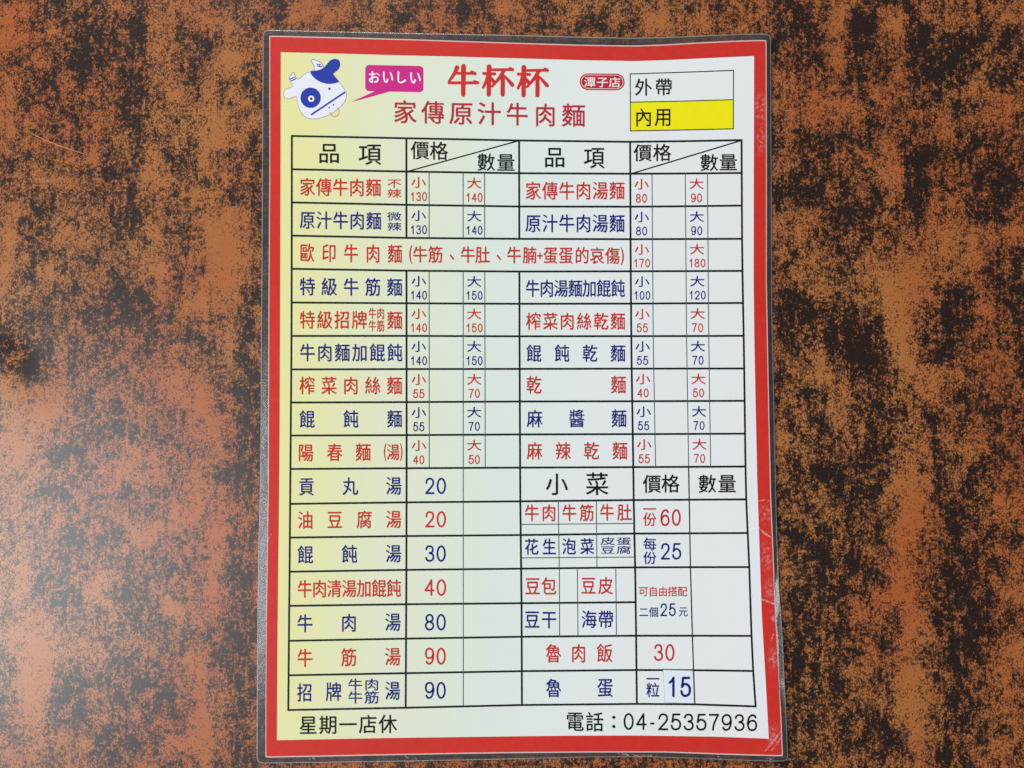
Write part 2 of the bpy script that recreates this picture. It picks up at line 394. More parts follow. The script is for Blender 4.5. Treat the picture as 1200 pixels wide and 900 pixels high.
BL += panel(890, 300, 3, [(190,70,60,60,A),(420,100,60,80,B),(560,70,70,70,C),(490,220,60,120,C),(510,370,50,80,B),(580,450,40,60,B),(740,30,40,50,A),(800,190,35,60,B),
    (670,420,60,40,A),(210,400,60,50,A),(270,480,50,60,A),(310,620,50,80,A),(540,630,40,60,A),(530,820,80,90,C),(720,670,80,60,A),(870,880,60,50,B),(860,400,60,60,D),(80,660,50,40,A),
    (100,240,60,100,E_),(300,280,100,90,F_),(400,350,70,100,G_),(150,170,60,60,E_),(660,170,70,90,E_),(700,260,70,60,E_),(870,150,60,100,F_),(620,340,60,60,E_),(910,380,20,50,F_),
    (70,40,30,30,E_),(400,680,70,80,F_),(280,750,80,80,E_),(360,850,80,70,E_),(680,840,80,60,E_),(690,700,40,50,E_),(780,750,40,80,E_),(620,600,50,50,E_),(390,540,60,60,E_),
    (230,610,50,40,E_),(180,780,50,60,H_),(550,470,30,40,E_),(790,540,50,50,E_),(120,430,16,20,F_),(430,220,16,16,F_)])
BL += panel(890, 600, 3, [(540,50,60,60,B),(500,180,40,100,C),(520,300,40,60,B),(540,420,70,50,B),(530,560,50,90,C),(540,700,60,70,C),(570,800,40,60,A),(890,250,60,80,A),
    (900,480,60,50,B),(850,560,80,60,A),(840,680,70,60,A),(380,350,70,60,A),(350,560,50,60,A),(840,840,60,60,A),(110,200,25,60,A),
    (180,120,80,70,E_),(310,60,40,40,E_),(240,220,100,70,E_),(370,200,60,60,E_),(150,330,60,100,E_),(300,390,60,60,E_),(690,60,60,80,E_),(690,260,70,90,F_),(780,350,50,60,F_),
    (720,480,90,80,F_),(630,380,30,50,E_),(820,180,60,60,E_),(150,520,80,60,E_),(250,600,80,60,E_),(700,650,60,90,E_),(780,720,60,80,E_),(440,800,70,60,F_),(300,820,60,60,H_),
    (660,860,60,40,E_),(850,430,40,30,E_),(120,780,60,80,E_),(450,430,40,50,E_),(530,185,12,22,F_),(520,265,12,14,F_),(540,455,16,12,F_)])
BL += panel(300, 0, 4, [(230,40,80,60,B),(380,60,60,50,B),(590,40,50,30,A),(860,50,40,40,A),(1150,60,50,50,A),(110,50,40,60,F_),(500,70,60,60,E_),(700,70,80,60,F_),(1000,50,100,60,F_),(20,100,30,60,E_)])
BL += panel(600, 0, 3.75, [(640,80,70,70,B),(850,90,50,40,A),(1090,70,40,60,A),(280,50,40,30,D),(20,50,40,40,D),(120,100,80,50,E_),(360,60,60,60,E_),(500,130,100,30,E_),(760,90,40,40,E_),(960,80,60,60,E_),(540,60,50,60,E_),(1170,80,40,60,E_)])
random.seed(4)
for i in range(160):               # the rest of the table, outside the photo or under the sheet
    x, y = random.uniform(-500, 1700), random.uniform(-500, 1400)
    if -20 < x < 1220 and -20 < y < 910 and not (330 < x < 880 and 80 < y < 860): continue
    BL.append((x, y, random.uniform(12, 30), random.uniform(18, 50), random.choice((A, B, E_, F_))))

def make_table():
    hx, hy, step = 0.42, 0.36, 0.0025
    nx, ny = int(2 * hx / step) + 1, int(2 * hy / step) + 1
    xs = np.linspace(-hx, hx, nx); ys = np.linspace(-hy, hy, ny)
    X, Y = np.meshgrid(xs, ys)
    # photo pixel that each table point falls on, used only to place the pattern's patches
    rx, ry, rz = X - CAM.x, Y - CAM.y, -CAM.z
    cy_ = ry * _ct + rz * _st; cz_ = -(ry * _st - rz * _ct) * 1.0
    depth = ry * _st - rz * _ct
    px = IMW / 2 + FPX * rx / depth; py = IMH / 2 - FPX * cy_ / depth
    R = np.full(X.shape, 0.58)
    for (bx, by, ra, rb, s) in BL:
        R += s * (0.84 if s < 0 else 0.60) * np.exp(-1.0 * (((px - bx) / ra) ** 2 + ((py - by) / rb) ** 2))
    R += np.where(px > 880, 0.13, 0.04)
    R = np.clip(R, -0.30, 1.05)
    # soft shade at the table's left, painted in as a darker, duller spot
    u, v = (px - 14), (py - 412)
    shade_spot = np.exp(-((u * 0.75 + v * -0.5) / 26) ** 2 - ((u * 0.6 + v * 0.75) / 48) ** 2)
    R = R + 0.06 * shade_spot
    verts = [(float(a), float(b), 0.0) for a, b in zip(X.ravel(), Y.ravel())]
    faces = []
    for j in range(ny - 1):
        o = j * nx
        faces += [(o + i, o + i + 1, o + nx + i + 1, o + nx + i) for i in range(nx - 1)]
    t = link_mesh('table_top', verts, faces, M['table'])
    for nm, arr in (('rust', R), ('shade_spot', shade_spot)):
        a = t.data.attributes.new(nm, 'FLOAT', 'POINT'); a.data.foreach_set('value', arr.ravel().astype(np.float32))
    t['kind'] = 'structure'
    # edge band and underside
    th = 0.028; r = 0.0
    c = [(-hx, -hy), (hx, -hy), (hx, hy), (-hx, hy)]
    vv = [(x, y, -0.0005) for x, y in c] + [(x, y, -th) for x, y in c]
    e = link_mesh('edge_band', vv, [(0, 1, 5, 4), (1, 2, 6, 5), (2, 3, 7, 6), (3, 0, 4, 7), (7, 6, 5, 4)], M['table_edge'], t)
    # pale scratch arc, upper left
    pts = [(26, 151), (40, 158), (55, 165), (70, 171), (86, 176.5), (104, 182)]
    v = []; f = []
    for i, (x, y) in enumerate(pts):
        w = (0.3, 0.8, 1.2, 1.3, 0.9, 0.4)[i] / 2
        v += [P(x + w * 0.4, y - w, 0.00006), P(x - w * 0.4, y + w, 0.00006)]
    for i in range(len(pts) - 1): f.append((2 * i, 2 * i + 1, 2 * i + 3, 2 * i + 2))
    s = link_mesh('scratch', v, f, M['scratch'], t)
    return t
make_table()

# ------------------------------------------------------------------ the laminated menu sheet
menu = bpy.data.objects.new('menu_sheet', None); COL.objects.link(menu)
menu.empty_display_size = 0.02
menu['label'] = 'laminated noodle shop menu with red border lying on the rusty patterned table'
menu['category'] = 'menu'

def interp(pts, t_axis):
    xs = [p[0] for p in pts]; ys = [p[1] for p in pts]
    return float(np.interp(t_axis, xs, ys))

red_out = dict(top=[(316.5,43),(400,45),(450,46.3),(500,47.8),(600,51.2),(680,53.6),(744,54.6),(780,53.2),(813,51.3),(860,49),(897.3,48)],
               bot=[(312,886.5),(380,885.2),(450,883.8),(525,882.4),(600,881.2),(690,880.5),(779,880.5),(848,883),(916.5,885)],
               lef=[(43,316.5),(200,316.6),(330,315.7),(450,315.3),(560,315),(620,314.2),(720,312.8),(800,312.1),(886.5,312)],
               rig=[(48,897.3),(200,897.6),(330,897.5),(430,899.3),(500,900.7),(580,902.5),(620,904.2),(700,907.3),(750,910),(800,912.7),(885,916.5)])
red_in = dict(top=[(329,61),(400,62.8),(450,64.2),(525,66),(600,68.1),(680,70.4),(744,71.5),(780,70.4),(813,68.8),(850,67),(883.7,65.6)],
              bot=[(324.4,867.5),(450,865),(525,864),(600,863),(680,862.1),(748,862),(836,863.3),(901,865.7)],
              lef=[(61,329),(200,328.7),(330,328.3),(500,327.6),(620,326.6),(650,326.1),(760,325),(867.5,324.4)],
              rig=[(65.6,883.7),(200,883.4),(330,883.2),(400,884),(480,885.6),(560,887.3),(620,889.3),(720,892.7),(790,896.8),(865.7,901)])
film = dict(top=[(308.5,35.2),(400,37.3),(450,38.5),(600,41.3),(680,43.3),(744,44.6),(800,43),(850,40.8),(878,39.6),(903.3,39.5)],
            bot=[(301,894.5),(450,892.5),(600,889.6),(680,887.5),(748,886.6),(834,889.6),(902,892),(923.6,892)],
            lef=[(35.2,308.5),(200,307.3),(330,306.7),(400,306),(520,305.6),(600,304.2),(650,302.8),(750,301.7),(894.5,301)],
            rig=[(39.5,903.3),(200,904),(330,904.3),(400,905.4),(480,907.3),(580,909.3),(620,910.3),(690,912.8),(740,916.5),(800,919.4),(880,923.2),(892,923.6)])

NT, NS = 96, 136
def loop(o, corner=0.0):
    """closed outline as NT+NS+NT+NS points, clockwise in the photo from the top-left corner"""
    pts = []
    c = {k: (o[k][0], o[k][-1]) for k in o}
    tl, tr = o['top'][0], o['top'][-1]; bl, br = o['bot'][0], o['bot'][-1]
    for i in range(NT):
        x = tl[0] + (tr[0] - tl[0]) * i / NT; pts.append((x, interp(o['top'], x)))
    for i in range(NS):
        y = tr[1] + (br[1] - tr[1]) * i / NS; pts.append((interp(o['rig'], y), y))
    for i in range(NT):
        x = br[0] + (bl[0] - br[0]) * i / NT; pts.append((x, interp(o['bot'], x)))
    for i in range(NS):
        y = bl[1] + (tl[1] - bl[1]) * i / NS; pts.append((interp(o['lef'], y), y))
    if corner:
        P4 = [tl, tr, br, bl]
        cen = [(tl[0] + corner, tl[1] + corner), (tr[0] - corner, tr[1] + corner), (br[0] - corner, br[1] - corner), (bl[0] + corner, bl[1] - corner)]
        sg = [(-1, -1), (1, -1), (1, 1), (-1, 1)]
        q = []
        for x, y in pts:
            for (cx, cy), (sx, sy) in zip(cen, sg):
                if (x - cx) * sx > 0 and (y - cy) * sy > 0:
                    d = math.hypot(x - cx, y - cy)
                    if d > corner: x, y = cx + (x - cx) * corner / d, cy + (y - cy) * corner / d
            q.append((x, y))
        pts = q
    return pts
L_film, L_edge = loop(film, 5.0), None
L_ro, L_ri = loop(red_out, 1.2), loop(red_in)
NL = len(L_film)

def lerp(a, b, t): return (a[0] + (b[0] - a[0]) * t, a[1] + (b[1] - a[1]) * t)

def strip(name, la, lb, n, mat, zf, smooth=False):
    v = []; f = []
    for k in range(n + 1):
        for i in range(NL):
            x, y = lerp(la[i], lb[i], k / n); v.append(P(x, y, zf(x, y, k / n, i)))
    for k in range(n):
        for i in range(NL):
            j = (i + 1) % NL
            f.append((k * NL + i, (k + 1) * NL + i, (k + 1) * NL + j, k * NL + j))
    return link_mesh(name, v, f, mat, menu, smooth)

# white paper: a grid over the printed area, slightly larger than the red print
def paper():
    o = red_out; nu, nv = 92, 132; v = []; f = []
    grow = 0.9
    for j in range(nv + 1):
        t = j / nv
        for i in range(nu + 1):
            s = i / nu
            ax, ay, bx, by = o['top'][0][0], o['top'][0][1], o['bot'][0][0], o['bot'][0][1]
            xt = o['top'][0][0] + (o['top'][-1][0] - o['top'][0][0]) * s; pt = (xt, interp(o['top'], xt))
            xb = o['bot'][0][0] + (o['bot'][-1][0] - o['bot'][0][0]) * s; pb = (xb, interp(o['bot'], xb))
            yl = o['top'][0][1] + (o['bot'][0][1] - o['top'][0][1]) * t; pl = (interp(o['lef'], yl), yl)
            yr = o['top'][-1][1] + (o['bot'][-1][1] - o['top'][-1][1]) * t; pr = (interp(o['rig'], yr), yr)
            tl, tr, bl, br = o['top'][0], o['top'][-1], o['bot'][0], o['bot'][-1]
            x = (1 - t) * pt[0] + t * pb[0] + (1 - s) * pl[0] + s * pr[0] - ((1 - s) * (1 - t) * tl[0] + s * (1 - t) * tr[0] + (1 - s) * t * bl[0] + s * t * br[0])
            y = (1 - t) * pt[1] + t * pb[1] + (1 - s) * pl[1] + s * pr[1] - ((1 - s) * (1 - t) * tl[1] + s * (1 - t) * tr[1] + (1 - s) * t * bl[1] + s * t * br[1])
            x += grow * (-1 if i == 0 else (0.3 if i == nu else 0)); y += grow * (-0.8 if j == 0 else (0.2 if j == nv else 0))
            v.append(SP(x, y, 0))
    for j in range(nv):
        for i in range(nu):
            a = j * (nu + 1) + i; f.append((a, a + nu + 1, a + nu + 2, a + 1))
    return link_mesh('paper', v, f, M['paper'], menu, True)
paper()
strip('paper_edge', [lerp(a, b, -0.075) for a, b in zip(L_ro, L_ri)], [lerp(a, b, 0.02) for a, b in zip(L_ro, L_ri)], 1, M['paper_edge'], lambda x, y, t, i: Z0 + relief(x, y) + LAY * 0.5, True)
strip('red_border', L_ro, L_ri, 4, M['red_border'], lambda x, y, t, i: Z0 + relief(x, y) + LAY, True)

# clear laminate margin: real thickness, a rolled outer bead, curled and rippled at the lower right
def film_z(x, y, t, i):
    base = Z0 + relief(x, y) - 0.00003
    n1 = noise.noise((x / 26.0, y / 26.0, 3.1)); n2 = noise.noise((x / 9.0, y / 9.0, 8.7))
    edge = 1 - t                                         # 1 at the cut edge
    z = base - 0.00025 * edge + 0.00007 * n1 * edge + 0.00004 * n2 * math.sin(math.pi * min(t, 1))
    if x > 880 and y > 440:                              # the right margin lifts off the table
        n3 = noise.noise((0.3, y / 17.0, 1.7))
        k = math.exp(-((y - 752) / 72.0) ** 2) * (1.0 + 0.45 * n3)
        z += 0.0023 * k * edge ** 1.2 * (1 if x > 895 else 0)
    if y > 870:
        z += 0.00028 * max(0, n2) * edge + 0.0002 * edge * max(0.0, math.sin(x / 37.0)) * (1 if x > 640 else 0.4)
    return max(z, 0.00030)
inner_l = [lerp(a, b, 0.06) for a, b in zip(L_ro, L_ri)]
rim = strip('laminate_margin', [lerp(a, b, 0.10) for a, b in zip(L_film, L_ro)], [lerp(a, b, 0.985) for a, b in zip(L_film, L_ro)], 6, M['film'], lambda x, y, t, i: film_z(x, y, 0.1 + 0.885 * t, i), True)
def edge_strip():
    v = []; f = []
    prof = [(-0.03, -1), (-0.04, -0.3), (0.0, 0.00004), (0.05, 0.00006), (0.095, 0.00001)]
    for k, (t, dz) in enumerate(prof):
        for i in range(NL):
            x, y = lerp(L_film[i], L_ro[i], t); z = film_z(x, y, max(t, 0), i)
            z = 0.00008 if dz == -1 else (z * 0.6 if dz == -0.3 else z + dz)
            v.append(P(x, y, z))
    for k in range(len(prof) - 1):
        for i in range(NL):
            j = (i + 1) % NL; f.append((k * NL + i, (k + 1) * NL + i, (k + 1) * NL + j, k * NL + j))
    return link_mesh('cut_edge', v, f, M['film_edge'], rim, True)
edge_strip()

# ------------------------------------------------------------------ ruled table
R476 = [162, 201, 240, 278.8, 317.2, 355.4, 393.6, 432.5, 471.2, 509.9, 548.7, 588.7, 628.2, 667.8, 708.1, 748.4, 788.9, 829.4]
R341 = [159.3, 198.3, 237.2, 276.1, 315, 354.5, 393.7, 432.9, 471.7, 510.4, 549.6, 590.5, 630, 670, 710, 751, 791.4, 832.1]
R609 = [164.6, 203, 242, 279.9, 318.2, 356, 394.1, 432.3, 470.5, 509.1, 548, 587.5, 627, 666.4, 706.9, 746.2, 786.5, 826.2]
R741 = [166.2, 203.6, 242.2, 280.3, 317.9, 355.8, 393.9, 432, 470.2, 508.7, 547.4, 586, 625.3, 664.9, 705.7, 745, 785.2, 824.9]
R807 = [165.4, 203.3, 241.7, 280.1, 317.7, 355.4, 393.8, 431.9, 470, 508.5, 547.1, 585.6, 625, 664.7, 705.3, 745, 785.4, 825.4]
R872 = [164.2, 202.6, 240.9, 279.8, 317.4, 355, 393.5, 431.8, 469.7, 508.2, 546.7, 585.2, 624.6, 664.5, 705, 745.2, 786.3, 827.9]
ROWY = [float(v) for v in R609]
def colx(name, y):
    t = {'a': [(159, 342), (300, 341.8), (410, 341.5), (550, 340.3), (670, 339.3), (710, 338.9), (832, 337.8)],
         'b': [(162, 476.2), (540, 476.5), (670, 476.2), (829, 475.4)],
         'b1': [(201, 502.8), (549, 503)], 'b2': [(201, 542.7), (829, 542.9)], 'b3': [(201, 567.8), (549, 568.6)],
         'c': [(164, 608.3), (400, 608.8), (590, 609.7), (710, 611.2), (826, 611.6)],
         'd': [(166, 738.4), (300, 739), (420, 740), (540, 742), (600, 742.8), (666, 744.3), (750, 745.5), (826, 746.3)],
         'd1': [(203, 764), (400, 765.5), (547, 768.2)], 'e': [(203, 803), (400, 804.6), (547, 807), (666, 809.1), (746, 811.4), (826, 814.2)],
         'd3': [(203, 829), (400, 830.6), (547, 832.8)],
         'f': [(164, 869), (300, 869.7), (410, 871.8), (547, 873.6), (590, 874.6), (664, 878), (745, 880.7), (786, 882.6), (828, 885.5)]}[name]
    return interp(t, y)
XREF = [341, 476.3, 609, 742, 807, 873]
def rowy(r, x):
    ref = [colx(k, R609[r]) for k in 'abcdef']
    return float(np.interp(x, ref, [R341[r], R476[r], R609[r], R741[r], R807[r], R872[r]]))
def hline(mb, r, c0, c1, w, layer=1.0):
    xs = [colx(k, rowy(r, 609)) for k in 'abcdef' if 'abcdef'.index(c0) <= 'abcdef'.index(k) <= 'abcdef'.index(c1)]
    pts = [(x, rowy(r, x)) for x in xs]
    pts[0] = (pts[0][0] - w / 2, pts[0][1]); pts[-1] = (pts[-1][0] + w / 2, pts[-1][1])
    mb.ribbon(pts, w, layer)
def vline(mb, c, r0, r1, w, layer=1.3):
    pts = []
    for r in range(r0, r1 + 1):
        y = ROWY[r]; x = colx(c, y); y = rowy(r, x); pts.append((colx(c, y), y))
    mb.ribbon(pts, w, layer)
g = MB(); TH = 2.3
for r in range(0, 18):
    if r in (14,):
        hline(g, r, 'a', 'd', TH)
    elif r in (3, 4): hline(g, r, 'a', 'f', TH)
    else: hline(g, r, 'a', 'f', TH)
vline(g, 'a', 0, 17, TH); vline(g, 'b', 0, 3, TH); vline(g, 'b', 4, 17, TH); vline(g, 'c', 0, 3, TH); vline(g, 'c', 4, 17, TH)
vline(g, 'd', 0, 17, TH); vline(g, 'e', 10, 17, 1.5); vline(g, 'f', 0, 17, TH)
g.ribbon([(477, 201), (607.5, 165)], 1.5, 1.6); g.ribbon([(739.5, 203.6), (868, 164.8)], 1.5, 1.6)      # header diagonals
ruled = g.build('ruled_table', M['line'], menu)
g = MB(); TN = 1.05
for c in ('b1', 'b2', 'b3'):
    vline(g, c, 1, 3, TN); vline(g, c, 4, 10, TN)
vline(g, 'b2', 10, 17, TN)
for c in ('d1', 'e', 'd3'): vline(g, c, 1, 10, TN)
# small dishes block
g.ribbon([(610, 614.6), (743, 613.4)], TN, 1); g.ribbon([(610, 653.8), (744, 652.8)], TN, 1)
g.ribbon([(654.3, 587), (655.3, 666)], TN, 1.3); g.ribbon([(698.8, 586.6), (699.5, 665.3)], TN, 1.3)
g.ribbon([(655.5, 666.3), (655.7, 746)], TN, 1.3); g.ribbon([(676.6, 666), (677.3, 745.8)], TN, 1.3); g.ribbon([(721.6, 665.3), (722.4, 745.4)], TN, 1.3)
g.build('thin_rules', M['thin_line'], ruled)

# ------------------------------------------------------------------ lettering
def part(name, mb, mat, label=None, parent=None):
    return mb.build(name, M[mat], parent or menu, label)
def text_part(name, mat, label, *runs, bold=0.0):
    mb = MB()
    for r in runs:
        txt, x0, x1, yt, yb = r[:5]; kw = r[5] if len(r) > 5 else {}
        (digits if kw.pop('dig', False) else run)(mb, txt, x0, x1, yt, yb, bold=kw.pop('bold', bold), **kw)
    return part(name, mb, mat, label)
RT, BT, KT = 'red_text', 'blue_text', 'black_text'

# title: brush strokes traced as tapering bars (units: eighths of a photo pixel)
def title():
    mb = MB(); n = [0]
    def st(pts, w, ox=0, oy=0):
        n[0] += 1
        s = 1 / 8.0
        mb.ribbon([(510 + (x + ox) * s, 65 + (y + oy) * s) for x, y in pts], [q * s * 1.24 for q in (w if isinstance(w, list) else [w] * len(pts))], 2 + 0.012 * n[0], step=1.5, caps=True)
    st([(205, 112), (182, 165), (130, 243)], [34, 28, 20]); st([(185, 166), (365, 168)], 20); st([(340, 152), (372, 170)], [20, 26])
    st([(130, 256), (395, 256)], 22); st([(365, 240), (402, 254)], [16, 20]); st([(265, 102), (262, 366)], [38, 33])
    for ox, oy in ((0, 0), (326, 6)):
        st([(452, 168), (560, 172)], 22, ox, oy); st([(505, 106), (502, 366)], [38, 33], ox, oy); st([(496, 180), (478, 240), (450, 300)], [28, 24, 20], ox, oy)
        st([(522, 210), (552, 252)], [22, 28], ox, oy); st([(538, 134), (722, 132)], 21, ox, oy); st([(700, 120), (724, 132)], [20, 26], ox, oy)
        st([(645, 140), (602, 210), (535, 288)], [28, 26, 18], ox, oy); st([(633, 190), (632, 366)], [32, 33], ox, oy); st([(655, 198), (722, 275)], [18, 30], ox, oy)
    return part('shop_title', mb, 'title_red', 'large bold red brush lettering at the top of the sheet')
title()
mb = MB()
for ch, x0, x1, yt in zip('家傳原汁牛肉麵', (461.5, 494.6, 527, 560, 593.8, 627, 659), (487.6, 520, 553.8, 586.6, 618.4, 651, 685.5), (118, 118.6, 119.6, 120, 120.6, 121.6, 122)):
    put_em(mb, ch, (x0 + x1) / 2, yt + 13, x1 - x0, 26.4, bold=0.005, shear=0.02)
part('subtitle', mb, 'subtitle_red', 'smaller dark red line of lettering under the title')

# branch badge
def rounded(x0, y0, x1, y1, r, dy=0.0, n=7):
    pts = []
    for cx, cy, a0 in ((x1 - r, y0 + r, -90), (x1 - r, y1 - r, 0), (x0 + r, y1 - r, 90), (x0 + r, y0 + r, 180)):
        for k in range(n + 1):
            a = math.radians(a0 + 90 * k / n); x = cx + r * math.cos(a); y = cy + r * math.sin(a)
            pts.append((x, y + dy * (x - x0) / (x1 - x0)))
    return pts
mb = MB(); mb.poly(rounded(679.3, 86, 732, 105.4, 9.6, 0.4), 1)
badge = part('branch_badge', mb, 'subtitle_red', 'small red pill shaped badge with white lettering')
mb = MB(); q = rounded(681.2, 87.8, 730.2, 103.6, 7.8, 0.4); mb.ribbon(q + [q[0]], 0.5, 1.5, step=3); part('badge_outline', mb, 'white_print', None, badge)
mb = MB(); run(mb, '潭子店', 684.6, 727, 90.2, 102.0, 0.3, cw=13.2); part('lettering', mb, 'white_print', None, badge)

# take-away / dine-in box
mb = MB(); mb.add([(738.6 + 120.8 * i / 16, 119.7 - 2.9 * i / 16 + (33.4 + 0.6 * i / 16) * j / 5) for j in range(6) for i in range(17)], [(j * 17 + i, (j + 1) * 17 + i, (j + 1) * 17 + i + 1, j * 17 + i + 1) for j in range(5) for i in range(16)], 1)
dine = part('dine_in_box', mb, 'yellow', 'bright yellow box under the white take away box')
mb = MB()
for a, b_ in (((738, 86.6), (860.1, 82.4)), ((738.4, 119.8), (859.6, 116.8)), ((738.2, 153.3), (859.8, 150.9))): mb.ribbon([a, ((a[0] + b_[0]) / 2, (a[1] + b_[1]) / 2 + 0.2), b_], 1.1, 1.6)
mb.ribbon([(738.5, 86.6), (738.7, 153.3)], 1.1, 1.9); mb.ribbon([(859.6, 82.4), (859.3, 150.9)], 1.1, 1.9)
part('order_box_outline', mb, 'line')
text_part('order_box_text', KT, None, ('外帶', 744.3, 787.5, 92, 112, dict(dy=-0.4, cw=19.4)))
text_part('order_box_text', KT, None, ('內用', 744.3, 787, 126.6, 148, dict(dy=-0.4, cw=19.6)))

# speech bubble
q = rounded(428, 76, 496.2, 106.7, 4.6, 1.4)
i_bl = min(range(len(q)), key=lambda i: abs(q[i][0] - 432.6) + abs(q[i][1] - 107))
mb = MB(); mb.poly(q, 1); mb.poly([(457, 107.0), (441, 106.2), (411, 119.6), (432, 114.2)][::-1], 1.2)
bub = part('speech_bubble', mb, 'magenta', 'magenta speech bubble with a long pointed tail')
mb = MB()
for ch, x0, x1, y0, y1 in (('お', 432.6, 444.8, 83.6, 96.8), ('い', 449, 460.4, 84.2, 97), ('し', 466.2, 475.6, 84, 97.4), ('い', 481, 492.8, 85, 97.8)): put_ink(mb, ch, x0, x1, y0, y1, 2, 0.012)
part('lettering', mb, 'white_print', None, bub)

# cow-head emblem (units: tenths of a photo pixel)
def cp(pts): return [(320 + x / 10, 60 + y / 10) for x, y in pts]
head = cp(smooth_closed([(435,238),(370,268),(300,330),(268,318),(205,355),(235,412),(160,438),(122,490),(138,543),(190,556),(268,530),(285,600),(310,680),(360,755),(430,790),(520,790),(620,760),(700,720),(790,650),(850,570),(858,500),(840,455),(770,355),(700,270),(590,215),(500,225)], 4))
mb = MB(); mb.poly(head, 1); cow = part('cow_emblem', mb, 'cow_white', 'white and blue cartoon cow head with a nose ring in the top left corner')
mb = MB(); mb.ribbon(head + [head[0]], 0.6, 1.5, step=4); part('head_outline', mb, 'outline_grey', None, cow)
for hp, stp in (([(440,105),(500,103),(560,135),(595,190),(590,225),(490,235),(480,170)], [((512,158),(548,158)),((548,150),(548,182)),((548,182),(575,172)),((520,172),(545,182))]),
                ([(238,243),(272,318),(205,352),(184,312)], [((190,332),(256,300)),((203,353),(272,318))])):
    mb = MB(); hs = cp(hp if len(hp) == 4 else smooth_closed(hp, 4)); mb.poly(hs, 1.6); h = part('horn', mb, 'cow_white', None, cow)
    mb = MB()
    for k, (a, b_) in enumerate(stp): mb.ribbon(cp([a, b_]), 1.1, 2.2 + 0.05 * k)
    mb.ribbon(hs + [hs[0]], 0.5, 2.6, step=4); part('horn_stripe', mb, 'cow_blue', None, h)
mb = MB(); mb.poly(cp(smooth_closed([(435,240),(500,228),(575,205),(620,165),(665,112),(705,92),(745,92),(778,115),(786,165),(760,218),(706,266),(735,312),(770,357),(700,380),(620,380),(540,352),(475,305)], 4)), 2)
part('ear_patch', mb, 'cow_blue', None, cow)
mb = MB(); mb.disc(364, 114.5, 11.9, 2, 40); ep = part('eye_patch', mb, 'cow_blue', None, cow)
mb = MB(); mb.disc(364.7, 115.7, 3.7, 2.6, 24); part('eye_white', mb, 'white_print', None, ep)
mb = MB(); mb.disc(364.7, 115.7, 1.6, 3.2, 16); part('pupil', mb, KT, None, ep)
mb = MB(); mb.disc(386, 104, 1.5, 2, 16); mb.disc(385.7, 126.2, 0.95, 2, 12); mb.disc(390.6, 122.8, 0.95, 2, 12); part('face_dots', mb, 'cow_blue', None, cow)
mb = MB(); mb.ribbon([(364.4, 134.6), (404.5, 107.8)], 2.0, 2); part('mouth', mb, 'cow_blue', None, cow)
mb = MB(); mb.ribbon([(392.2 + 5.2 * math.cos(math.radians(a)), 131.2 + 5.4 * math.sin(math.radians(a))) for a in range(-75, 195, 15)], 0.8, 2, step=2); part('nose_ring', mb, 'ring', None, cow)

# header row
text_part('column_heading', KT, None, ('品', 373.3, 397.8, 167.6, 191), ('項', 420.4, 446.2, 168.2, 193))
text_part('column_heading', KT, None, ('價格', 482, 524.6, 165.4, 186.6, dict(dy=0.6, cw=20.4)))
text_part('column_heading', KT, None, ('數量', 559.4, 603, 179.6, 200, dict(dy=0.4, cw=20.4)))
text_part('column_heading', KT, None, ('品', 637.8, 662, 172.2, 196), ('項', 684.4, 707.8, 172.2, 197))
text_part('column_heading', KT, None, ('價格', 743, 786.2, 169, 188.8, dict(dy=-0.3, cw=20.4)))
text_part('column_heading', KT, None, ('數量', 820.8, 863.6, 180.4, 200.2, dict(dy=-0.3, cw=20.4)))
text_part('column_heading', KT, None, ('小', 640, 665, 554.6, 580), ('菜', 686.8, 712.6, 553.6, 580))
text_part('column_heading', KT, None, ('價格', 753.8, 796, 556.4, 577.4, dict(dy=-0.3, cw=20.4)))
text_part('column_heading', KT, None, ('數量', 818.6, 862.2, 556.2, 577.4, dict(dy=-0.2, cw=20.4)))

def dish(mat, *runs):
    word = 'red' if mat == RT else 'blue'
    s = ''.join(r[0] for r in runs).replace(' ', '')
    return text_part('dish_name', mat, 'dish name %s printed in %s' % (s, word), *runs)
dish(RT, ('家傳牛肉麵', 351.5, 446.2, 208.6, 229.2, dict(dy=0.8)), ('不', 454, 469.8, 209.6, 220), ('辣', 454, 469.8, 221.4, 231.6))
dish(BT, ('原汁牛肉麵', 351.5, 446.6, 247.4, 268, dict(dy=1.0)), ('微', 454, 470, 248.4, 258.6), ('辣', 454, 470, 260.4, 270.4))
mb = MB()
run(mb, '歐印牛肉麵', 351.6, 471, 285.4, 306.8, 1.2, cw=16.4)
for ch, x0, x1 in (('牛', 484, 500.4), ('筋', 502, 518.6), ('牛', 540, 556.4), ('肚', 557.4, 573.8), ('牛', 594.4, 610.4), ('腩', 612.8, 628.6), ('蛋', 637.2, 653), ('蛋', 655.2, 671.2), ('的', 674, 690), ('哀', 691.6, 707.8), ('傷', 709.6, 726)):
    c_ = (x0 + x1) / 2; put_em(mb, ch, c_, 297.9 + (c_ - 490) * 0.007, x1 - x0, 19.4)
put_ink(mb, '(', 479.6, 483, 287.6, 309); put_ink(mb, ')', 727.4, 731, 290, 310.6); put_ink(mb, '、', 527, 532, 298, 304.5); put_ink(mb, '、', 582, 587, 298.4, 305); put_ink(mb, '+', 629.6, 636, 296, 303.5)
part('dish_name', mb, RT, 'longest red dish name with a bracketed list')
dish(BT, ('特級牛筋麵', 351.5, 471.2, 325.2, 346, dict(dy=0.8)))
dish(RT, ('特級招牌', 351.5, 429.8, 364.4, 385), ('牛肉', 432, 450.4, 360.6, 374), ('牛筋', 432, 450.4, 375.2, 388.4), ('麵', 453.8, 471.2, 364.6, 385.6))
dish(BT, ('牛肉麵加餛飩', 351.5, 471.2, 402.8, 423.4))
dish(RT, ('榨菜肉絲麵', 351.2, 471, 441.4, 462))
